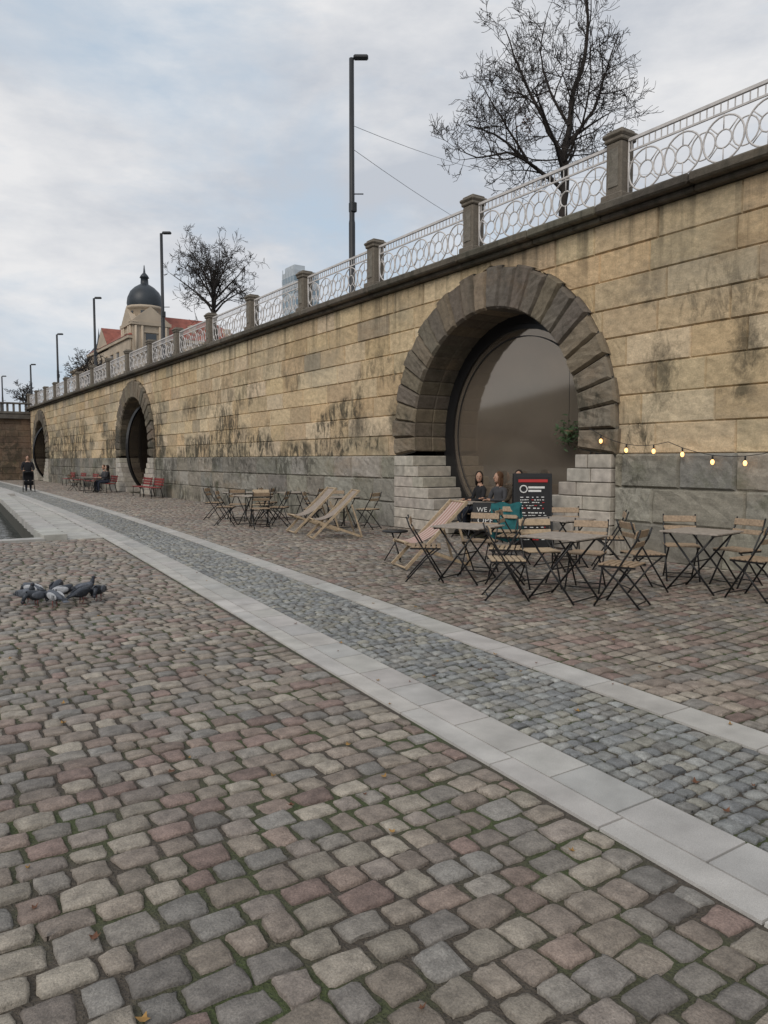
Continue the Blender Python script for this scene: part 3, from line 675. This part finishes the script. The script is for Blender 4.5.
def face(px,py,tx,ty): return math.atan2(ty-py,tx-px)-math.pi/2
def setgroup(tx,ty,trz,chairs):
    place(tb,'folding_table',(tx,ty,0),trz)
    for (x,y,*r) in chairs:
        place(random.choice((ch,ch,ch2)),'folding_chair',(x,y,0),(face(x,y,tx,ty)+random.uniform(-.15,.15)) if not r else r[0])
setgroup(6.50,5.98,R(12),[(5.98,6.38),(6.75,5.35),(7.2,6.25),(6.9,6.75)])
setgroup(6.45,7.62,R(20),[(6.0,7.95),(6.75,7.22),(7.0,8.0)])
setgroup(8.36,7.75,R(5),[(7.9,8.3),(8.9,7.3),(8.95,8.2)])
setgroup(8.35,5.45,R(8),[(7.75,5.85),(8.35,4.75),(9.05,5.4),(8.9,6.1)])
place(ch,'folding_chair',(8.3,8.95,0),R(120))
setgroup(9.0,15.3,R(5),[(8.5,15.7),(9.4,14.7),(9.3,16.0)])
setgroup(7.55,17.0,R(10),[(7.0,17.4),(8.0,16.5),(7.4,16.3),(8.0,17.6)])
setgroup(8.0,18.9,R(0),[(7.45,19.3),(8.5,18.4),(7.65,18.2)])
setgroup(9.2,18.2,R(0),[(8.7,18.6),(9.6,17.6)])
place(dk,'deck_chair',(6.85,8.95,0),R(75)); place(dk2,'deck_chair',(7.75,13.4,0),R(72)); place(dk2,'deck_chair',(7.95,14.7,0),R(80))
b=MB(); teal=mat('teal_fabric',(.02,.12,.13),.9,.3,10); vs=[]
for i in range(9):
    for j in range(9):
        u,v=i/8,j/8; x=-.25+.5*u; vs.append((x+.02*math.sin(v*9),-.26-.03*math.sin(u*9+v*4)-.05*v,.90-.62*v+.02*math.sin(u*12)))
b.add(vs,[(i*9+j,i*9+j+1,(i+1)*9+j+1,(i+1)*9+j) for i in range(8) for j in range(8)],teal,None,True)
vs=[(x,-y-.46,z) for x,y,z in vs]; b.add(vs,[(i*9+j,i*9+j+1,(i+1)*9+j+1,(i+1)*9+j) for i in range(8) for j in range(8)],teal,None,True)
b.obj('draped_jacket',(8.3,8.95,0),R(120))
b=MB(); b.tube([(0,0,.46),(0,0,.475),(0,0,.49)],[.20,.21,.20],M_black,20)
for k in range(3):
    a=k*2.1+.4; b.tube([(.17*math.cos(a),.17*math.sin(a),0),(-.10*math.cos(a),-.10*math.sin(a),.46)],.010,M_black,6)
b.obj('side_table',(6.75,9.75,0))
def text(s,size,loc,parent,m,name='lettering',sx=1):
    c=bpy.data.curves.new(name,'FONT'); c.body=s; c.size=size; c.align_x='CENTER'; c.extrude=.001; c.materials.append(m)
    o=link(bpy.data.objects.new(name,c)); o.parent=parent; o.location=loc; o.rotation_euler=(R(90),0,0); o.scale=(sx,1,1); return o
M_chalk=mat('chalk_white',(.7,.7,.68),.9,.1,30); M_board=mat('chalkboard',(.012,.012,.013),.6,.3,6); M_red=mat('red_paint',(.45,.03,.03),.6,.1,10)
M_dred=mat('dark_red_paint',(.22,.03,.025),.6,.2,10)
E=empty('chalkboard_sign',(9.45,9.45,0),R(-38))
b=MB(); 
for s in(-1,1):
    b.box((0,s*.16,.70),(.66,.03,1.34),M_black,rot=Matrix.Rotation(R(7*s),3,'X'),bev=.006); b.box((0,s*.175,.70),(.58,.02,1.22),M_board,rot=Matrix.Rotation(R(7*s),3,'X'))
b.obj('a_frame',parent=E)
fr=empty('front_face',(0,-.197,.70)); fr.parent=E; fr.rotation_euler=(R(-7),0,0)
b=MB(); b.box((0,0,.545),(.50,.004,.05),M_red)
b.ring((-.16,0,.40),.06,.012,M_chalk,axis='y',n=20); b.box((.06,0,.43),(.28,.003,.035),M_chalk); b.box((.03,0,.37),(.22,.003,.035),M_chalk)
zz=.26
while zz>-.5:
    x=-.22; h=random.choice((.010,.014,.018))
    while x<.2:
        w=random.uniform(.02,.06); 
        if x+w<.23: b.box((x+w/2,0,zz+random.uniform(-.003,.003)),(w,.003,h),M_chalk if random.random()<.85 else M_red)
        x+=w+random.choice((.01,.02,.05))
    zz-=random.choice((.045,.055,.08))
b.obj('chalk_marks',parent=fr)
E=empty('open_sign',(9.75,10.9,0),R(-40))
b=MB(); b.box((0,0,.5),(.62,.04,.56),M_black,rot=Matrix.Rotation(R(-8),3,'X'),bev=.005)
for s in(-1,1): b.tube([(s*.27,-.02,0),(s*.27,.02,.5)],.014,M_black,6); b.tube([(s*.27,.30,0),(s*.27,.04,.72)],.014,M_black,6)
b.obj('panel',parent=E)
t=text('WE ARE',.13,(0,-.030,.60),E,M_chalk); t.rotation_euler=(R(82),0,0); t=text('OPEN',.17,(0,-.052,.38),E,M_chalk); t.rotation_euler=(R(82),0,0)
def strlights(pts,rb=.028,step=.62):
    b=MB()
    for p,q in zip(pts[:-1],pts[1:]):
        p,q=Vector(p),Vector(q); L_=(q-p).length; n=8
        f=lambda t: p.lerp(q,t)-Vector((0,0,.10*L_*4*t*(1-t)))
        b.tube([f(i/n) for i in range(n+1)],.006,M_black,4)
        k=max(1,int(L_/step))
        for i in range(k):
            c=f((i+.5)/k); b.tube([c,c-Vector((0,0,.06))],.013,M_black,6); b.ell(c-Vector((0,0,.10)),(rb,rb,rb*1.4),M_bulb,8,6)
    return b.obj('string_lights')
strlights([(10.08,8.75,2.15),(10.1,7.2,1.88),(10.1,5.2,1.82),(10.1,3.2,1.95),(10.1,1,1.9),(10.1,-1,2.0)],.028,.5)
def red_seat():
    b=MB(); 
    for k in range(4): b.box((0,-.18+k*.11,.44),(1.3,.09,.03),M_dred,bev=.01)
    for k in range(3): b.box((0,-.28-k*.02,.56+k*.11),(1.3,.03,.09),M_dred,bev=.01)
    for s in(-1,1):
        b.tube([(s*.55,.2,0),(s*.55,.18,.43),(s*.55,-.22,.43),(s*.55,-.34,.85)],.02,M_black,6); b.tube([(s*.55,-.3,0),(s*.55,-.2,.43)],.02,M_black,6)
    return b.mesh('red_bench')
rb=red_seat()
for (x,y) in ((9.7,47),(9.7,50),(9.5,33.4),(9.5,31.8),(9.7,44)): place(rb,'red_bench',(x,y,0),R(90))
place(rb,'red_bench',(9.35,38.6,0),R(90)); place(tb,'folding_table',(8.5,38.6,0),0); setgroup(8.8,41,0,[(8.3,41.3),(9.3,40.6)])
# ------------------------------------------------------------------ people
M_skin=mat('skin',(.45,.27,.19),.6,.08,10)
def cloth(name,c): return mat(name,c,.9,.2,12,.2)
def human(name,J,ED,loc,rz,mats,head,hair,hairm,look=0,scale=1.):
    keys=list(J); me=bpy.data.meshes.new('body'); me.from_pydata([J[k][0] for k in keys],[(keys.index(a),keys.index(c)) for a,c,_ in ED],[])
    o=link(bpy.data.objects.new('tmp',me)); md=o.modifiers.new('s','SKIN'); sv=me.skin_vertices[0].data
    for i,k in enumerate(keys):
        r=J[k][1]; sv[i].radius=r if isinstance(r,tuple) else (r,r); sv[i].use_root=(k=='pelvis')
    md.use_smooth_shade=True; s2=o.modifiers.new('ss','SUBSURF'); s2.levels=2; s2.render_levels=2
    dg=bpy.context.evaluated_depsgraph_get(); bm=bpy.data.meshes.new_from_object(o.evaluated_get(dg)); bpy.data.objects.remove(o)
    bm.name='body'; bm.materials.clear(); ml=[mats['top'],mats['leg'],M_skin,mats['shoe']]
    for m in ml: bm.materials.append(m)
    segs=[(Vector(J[a][0]),Vector(J[c][0]),t) for a,c,t in ED]
    for p in bm.polygons:
        best=9;bt=0
        for a,c,t in segs:
            d=c-a; u=max(0,min(1,(p.center-a).dot(d)/d.length_squared)); ds=(p.center-(a+d*u)).length
            if ds<best: best=ds;bt=t
        p.material_index=bt; p.use_smooth=True
    E=empty(name,loc,rz); E.scale=(scale,)*3
    place(bm,'body',parent=E)
    b=MB(); hx=Vector(head); rt=Matrix.Rotation(look,3,'Z')
    b.ell(hx,(.073,.092,.115),M_skin,16,12,rt); b.ell(hx+rt@Vector((0,.03,-.055)),(.052,.06,.06),M_skin,12,8,rt)
    b.ell(hx+rt@Vector((0,.097,-.012)),(.013,.018,.022),M_skin,8,6,rt); b.ell(hx+rt@Vector((0,.084,-.058)),(.024,.008,.007),M_dred,8,5,rt)
    for s in(-1,1):
        b.ell(hx+rt@Vector((s*.028,.083,.012)),(.011,.007,.007),M_black,8,5,rt); b.ell(hx+rt@Vector((s*.074,0,-.01)),(.012,.02,.03),M_skin,8,6,rt)
    b.ell(hx+rt@Vector((0,-.022,.028)),(.084,.092,.105),hairm,16,10,rt)
    if hair=='long':
        b.ell(hx+rt@Vector((0,-.055,-.09)),(.085,.05,.15),hairm,14,10,rt)
        for s in(-1,1): b.ell(hx+rt@Vector((s*.07,-.0,-.07)),(.022,.04,.12),hairm,8,8,rt)
    for h in ('hand_l','hand_r'):
        if h in J:
            c=Vector(J[h][0]); wv=Vector(J[h.replace('hand','wrist')][0]); d=(c-wv).normalized(); sd=d.cross(Vector((0,0,1))).normalized()
            for i,(off,ln) in enumerate(((-.027,.062),(-.009,.075),(.009,.07),(.027,.055))):
                p=c+sd*off+d*.02; b.tube([p,p+d*ln*.5+Vector((0,0,-.004)),p+d*ln*.85+Vector((0,0,-.02))],[.0095,.0085,.006],M_skin,6)
            p=c+sd*.03*(-1); b.tube([p-d*.02,p-sd*.025+d*.015,p-sd*.028+d*.045],[.011,.0095,.007],M_skin,6)
    b.obj('head_and_hands',parent=E)
    return E
ED=[('pelvis','waist',0),('waist','chest',0),('chest','neck0',0),('neck0','neck1',2)]
for s in 'lr': ED+=[('chest','sh_'+s,0),('sh_'+s,'elb_'+s,0),('elb_'+s,'wrist_'+s,0),('wrist_'+s,'hand_'+s,2),('pelvis','hip_'+s,1),('hip_'+s,'knee_'+s,1),('knee_'+s,'ank_'+s,1),('ank_'+s,'toe_'+s,3)]
def seated(hl=(.10,.40,.74),hr=(-.12,.38,.74)):
    J={'pelvis':((0,0,.54),(.15,.12)),'waist':((0,-.01,.70),(.135,.10)),'chest':((0,-.01,.90),(.15,.11)),'neck0':((0,0,1.05),.06),'neck1':((0,.02,1.13),.05)}
    for s,k,h in(('l',1,hl),('r',-1,hr)):
        J['sh_'+s]=((k*.17,0,.985),.06); J['elb_'+s]=((k*.23,.07,.76),.045); h=Vector(h); w=h+(Vector((k*.23,.07,.76))-h).normalized()*.07
        J['wrist_'+s]=(tuple(w),.028); J['hand_'+s]=(tuple(h),(.036,.022)); J['hip_'+s]=((k*.09,.03,.535),.085); J['knee_'+s]=((k*.12,.45,.51),.065); J['ank_'+s]=((k*.12,.43,.09),.042); J['toe_'+s]=((k*.13,.57,.04),.035)
    return J
def standing(step=.18):
    J={'pelvis':((0,0,.93),(.19,.16)),'waist':((0,0,1.10),(.18,.15)),'chest':((0,.01,1.30),(.20,.15)),'neck0':((0,.02,1.46),.07),'neck1':((0,.03,1.55),.055)}
    for s,k in(('l',1),('r',-1)):
        J['sh_'+s]=((k*.20,.01,1.40),.08); J['elb_'+s]=((k*.27,.04,1.12),.065); J['wrist_'+s]=((k*.2,.27,1.02),.035); J['hand_'+s]=((k*.19,.35,1.03),(.036,.024))
        J['hip_'+s]=((k*.09,0,.90),.115); J['knee_'+s]=((k*.10,.06+k*step*.5,.50),.078); J['ank_'+s]=((k*.10,k*step,.09),.05); J['toe_'+s]=((k*.11,k*step+.14,.04),.04)
    return J
HB=cloth('dark_hair',(.02,.014,.01)); HBr=cloth('brown_hair',(.10,.05,.025))
blk={'top':cloth('black_knit',(.02,.02,.022)),'leg':cloth('dark_jeans',(.02,.025,.04)),'shoe':cloth('boots',(.015,.013,.012))}
gry={'top':cloth('grey_coat',(.06,.06,.065)),'leg':blk['leg'],'shoe':blk['shoe']}
brn={'top':cloth('brown_coat',(.06,.045,.03)),'leg':blk['leg'],'shoe':blk['shoe']}
b=MB()
for k in range(4): b.box((-.16+k*.11,0,.44),(.09,2.1,.03),M_wood,bev=.006)
for s in(-.85,.85): b.box((0,s,.21),(.36,.06,.42),M_black,bev=.01)
b.obj('wooden_bench',(D+.45,11.75,0))
human('seated_woman',seated(),ED,(D+.5,12.35,0),R(78),blk,(0,.035,1.235),'long',HB,R(60))
human('seated_woman',seated((.16,.36,.8),(-.05,.42,.78)),ED,(D+.5,11.75,0),R(92),gry,(0,.035,1.235),'long',HBr,R(-20))
human('seated_man',seated((.1,.42,.72),(-.14,.36,.7)),ED,(D+.5,11.15,0),R(100),brn,(0,.035,1.235),'short',HB,R(30),1.03)
place(tb,'folding_table',(D-.25,11.8,0),R(3))
human('seated_person',seated(),ED,(9.3,38.3,0),R(80),blk,(0,.035,1.235),'long',HB,0)
human('seated_person',seated(),ED,(9.3,39.0,0),R(100),gry,(0,.035,1.235),'short',HBr,.3)
Pw={'top':cloth('black_parka',(.015,.015,.018)),'leg':blk['leg'],'shoe':blk['shoe']}
human('walking_person',standing(),ED,(6.3,42.3,0),R(172),Pw,(0,.05,1.66),'short',HB,0,1.03)
b=MB()
for s in(-1,1):
    for yw,rw in((-.28,.13),(.32,.10)): b.ring((s*.27,yw,rw),rw-.015,.016,M_black,axis='x',n=16); b.tube([(s*.25,yw,rw),(s*.29,yw,rw)],.03,M_black,6)
    b.tube([(s*.25,.32,.12),(s*.25,-.1,.55),(s*.24,-.42,1.0)],.014,M_lamp,6); b.tube([(s*.25,-.28,.14),(s*.25,.15,.6)],.014,M_lamp,6)
b.tube([(-.24,-.42,1.0),(.24,-.42,1.0)],.018,M_black,6)
vs=[];n=9
for i in range(n):
    a=math.pi*(i/(n-1)); 
    for x in(-.22,-.1,.1,.22): vs.append((x,.0-.33*math.cos(a)*.9+.05,.55-.22*math.sin(a)))
b.add(vs,[(i*4+k,i*4+k+1,i*4+k+5,i*4+k+4) for i in range(n-1) for k in range(3)],Pw['top'],None,True)
vs=[]
for i in range(n):
    a=math.pi*.55*(i/(n-1))
    for x in(-.23,-.12,0,.12,.23): vs.append((x,-.05-.32*math.cos(a),.58+.42*math.sin(a)*(1-.8*x*x)))
b.add(vs,[(i*5+k,i*5+k+1,i*5+k+6,i*5+k+5) for i in range(n-1) for k in range(4)],Pw['top'],None,True)
b.obj('baby_stroller',(6.2,41.5,0),R(172))
# ------------------------------------------------------------------ pigeons
def loft(b,sec,m,n=12):
    vs=[];fs=[]
    for (y,z,rx,rz) in sec:
        for k in range(n): a=2*math.pi*k/n; vs.append((rx*math.cos(a),y,z+rz*math.sin(a)))
    for i in range(len(sec)-1):
        for k in range(n): fs.append((i*n+k,(i+1)*n+k,(i+1)*n+(k+1)%n,i*n+(k+1)%n))
    b.add(vs,fs,m,None,True)
M_pb=mat('pigeon_grey',(.10,.11,.13),.7,.3,40); M_pd=mat('pigeon_dark',(.03,.035,.045),.5,.3,30); M_pl=mat('pigeon_pale',(.38,.39,.41),.7,.2,40); M_pk=mat('pigeon_leg',(.22,.08,.07),.6,.1,10)
def pigeon(down,bodym,wingm):
    b=MB()
    loft(b,[(-.155,.105,.002,.002),(-.12,.112,.022,.016),(-.07,.12,.045,.038),(-.01,.125,.058,.054),(.05,.135,.055,.056),(.09,.152,.038,.04),(.11,.168,.02,.02)],bodym)
    if down: hc=Vector((0,.155,.075)); bk=Vector((0,.012,-.03))
    else: hc=Vector((0,.115,.235)); bk=Vector((0,.035,-.006))
    if down: b.tube([(0,.075,.15),(0,.125,.135),(0,.152,.09)],[.036,.026,.019],M_pd,10)
    else: b.tube([(0,.07,.14),(0,.095,.18),(0,.108,.225)],[.042,.028,.02],M_pd,10)
    b.ell(hc,(.019,.024,.021),M_pd,10,8); b.tube([hc+bk*.5,hc+bk*1.2],[.006,.002],M_black,6)
    for s in(-1,1):
        b.ell((s*.047,-.02,.132),(.014,.10,.042),wingm,12,8,Matrix.Rotation(R(7),3,'X')); b.tube([(s*.035,-.08,.125),(s*.012,-.185,.105)],[.02,.006],M_pd,8)
        for yb in(-.055,-.085): b.box((s*.058,yb,.128),(.008,.010,.045),M_pd)
        b.tube([(s*.022,.0,.09),(s*.024,.005,.042),(s*.024,-.005,.008)],[.010,.005,.004],M_pk,6)
        for t in(-.012,0,.012): b.tube([(s*.024,-.005,.006),(s*.024+t,.028,.003)],.003,M_pk,4)
        b.ell(hc+Vector((s*.018,.006,.004)),(.003,.004,.004),M_pk,6,4)
    b.add([(-.014,-.13,.114),(.014,-.13,.114),(.034,-.235,.088),(-.034,-.235,.088),(-.014,-.13,.104),(.014,-.13,.104),(.034,-.235,.082),(-.034,-.235,.082)],[(0,1,2,3),(7,6,5,4),(0,3,7,4),(1,5,6,2),(3,2,6,7)],bodym)
    return b.mesh('pigeon')
pv=[pigeon(True,M_pb,M_pl),pigeon(False,M_pb,M_pb),pigeon(True,M_pd,M_pd),pigeon(True,M_pd,M_pb),pigeon(True,M_pd,M_pl)]
for i,(u,v,a) in enumerate(((-.38,.20,40),(-.30,-.12,210),(-.17,.38,-30),(-.12,-.25,110),(.02,.08,250),(.10,-.30,20),(.20,.25,-80),(.30,-.08,-60),(.42,.12,150))):
    p=Vector((1.60,8.98,0))+RV*u+FV*v; place(pv[i%5],'pigeon',p,R(a))
# ------------------------------------------------------------------ fallen leaves
b=MB(); lm=[mat('leaf_yellow',(.30,.17,.05),.7,.3,30),mat('leaf_brown',(.14,.06,.03),.7,.3,30)]
for _ in range(300):
    y=random.uniform(1.2,14); x=random.uniform(-1,9.5); s=random.uniform(.010,.026); a=random.uniform(0,6.28)
    vs=[]
    for k,(r,zz) in enumerate(((1,.006),(.5,.0),(.9,.01),(.45,.0),(1.1,.012),(.5,0),(.85,.008),(.55,0))):
        t=a+k*math.pi/4; vs.append((x+s*r*math.cos(t),y+s*r*math.sin(t),.006+zz*random.uniform(.3,1.4)))
    b.add(vs,[tuple(range(8))],random.choice(lm))
b.obj('fallen_leaves')
b=MB()
for _ in range(220):
    c=Vector((random.gauss(0,.10),random.gauss(0,.12),random.gauss(-.05,.13))); u=Vector((random.gauss(0,1),random.gauss(0,1),random.gauss(0,1))).normalized()*.06; w=u.orthogonal().normalized()*.02
    b.add([c-u,c+w,c+u,c-w],[(0,1,2,3)],M_plant)
b.tube([(0,0,-.1),(0,0,.02)],[.06,.09],M_wood,10); b.tube([(0,0,0),(0,0,1.75)],.004,M_black,4)
b.obj('hanging_plant',(D+.6,9.95,2.15))
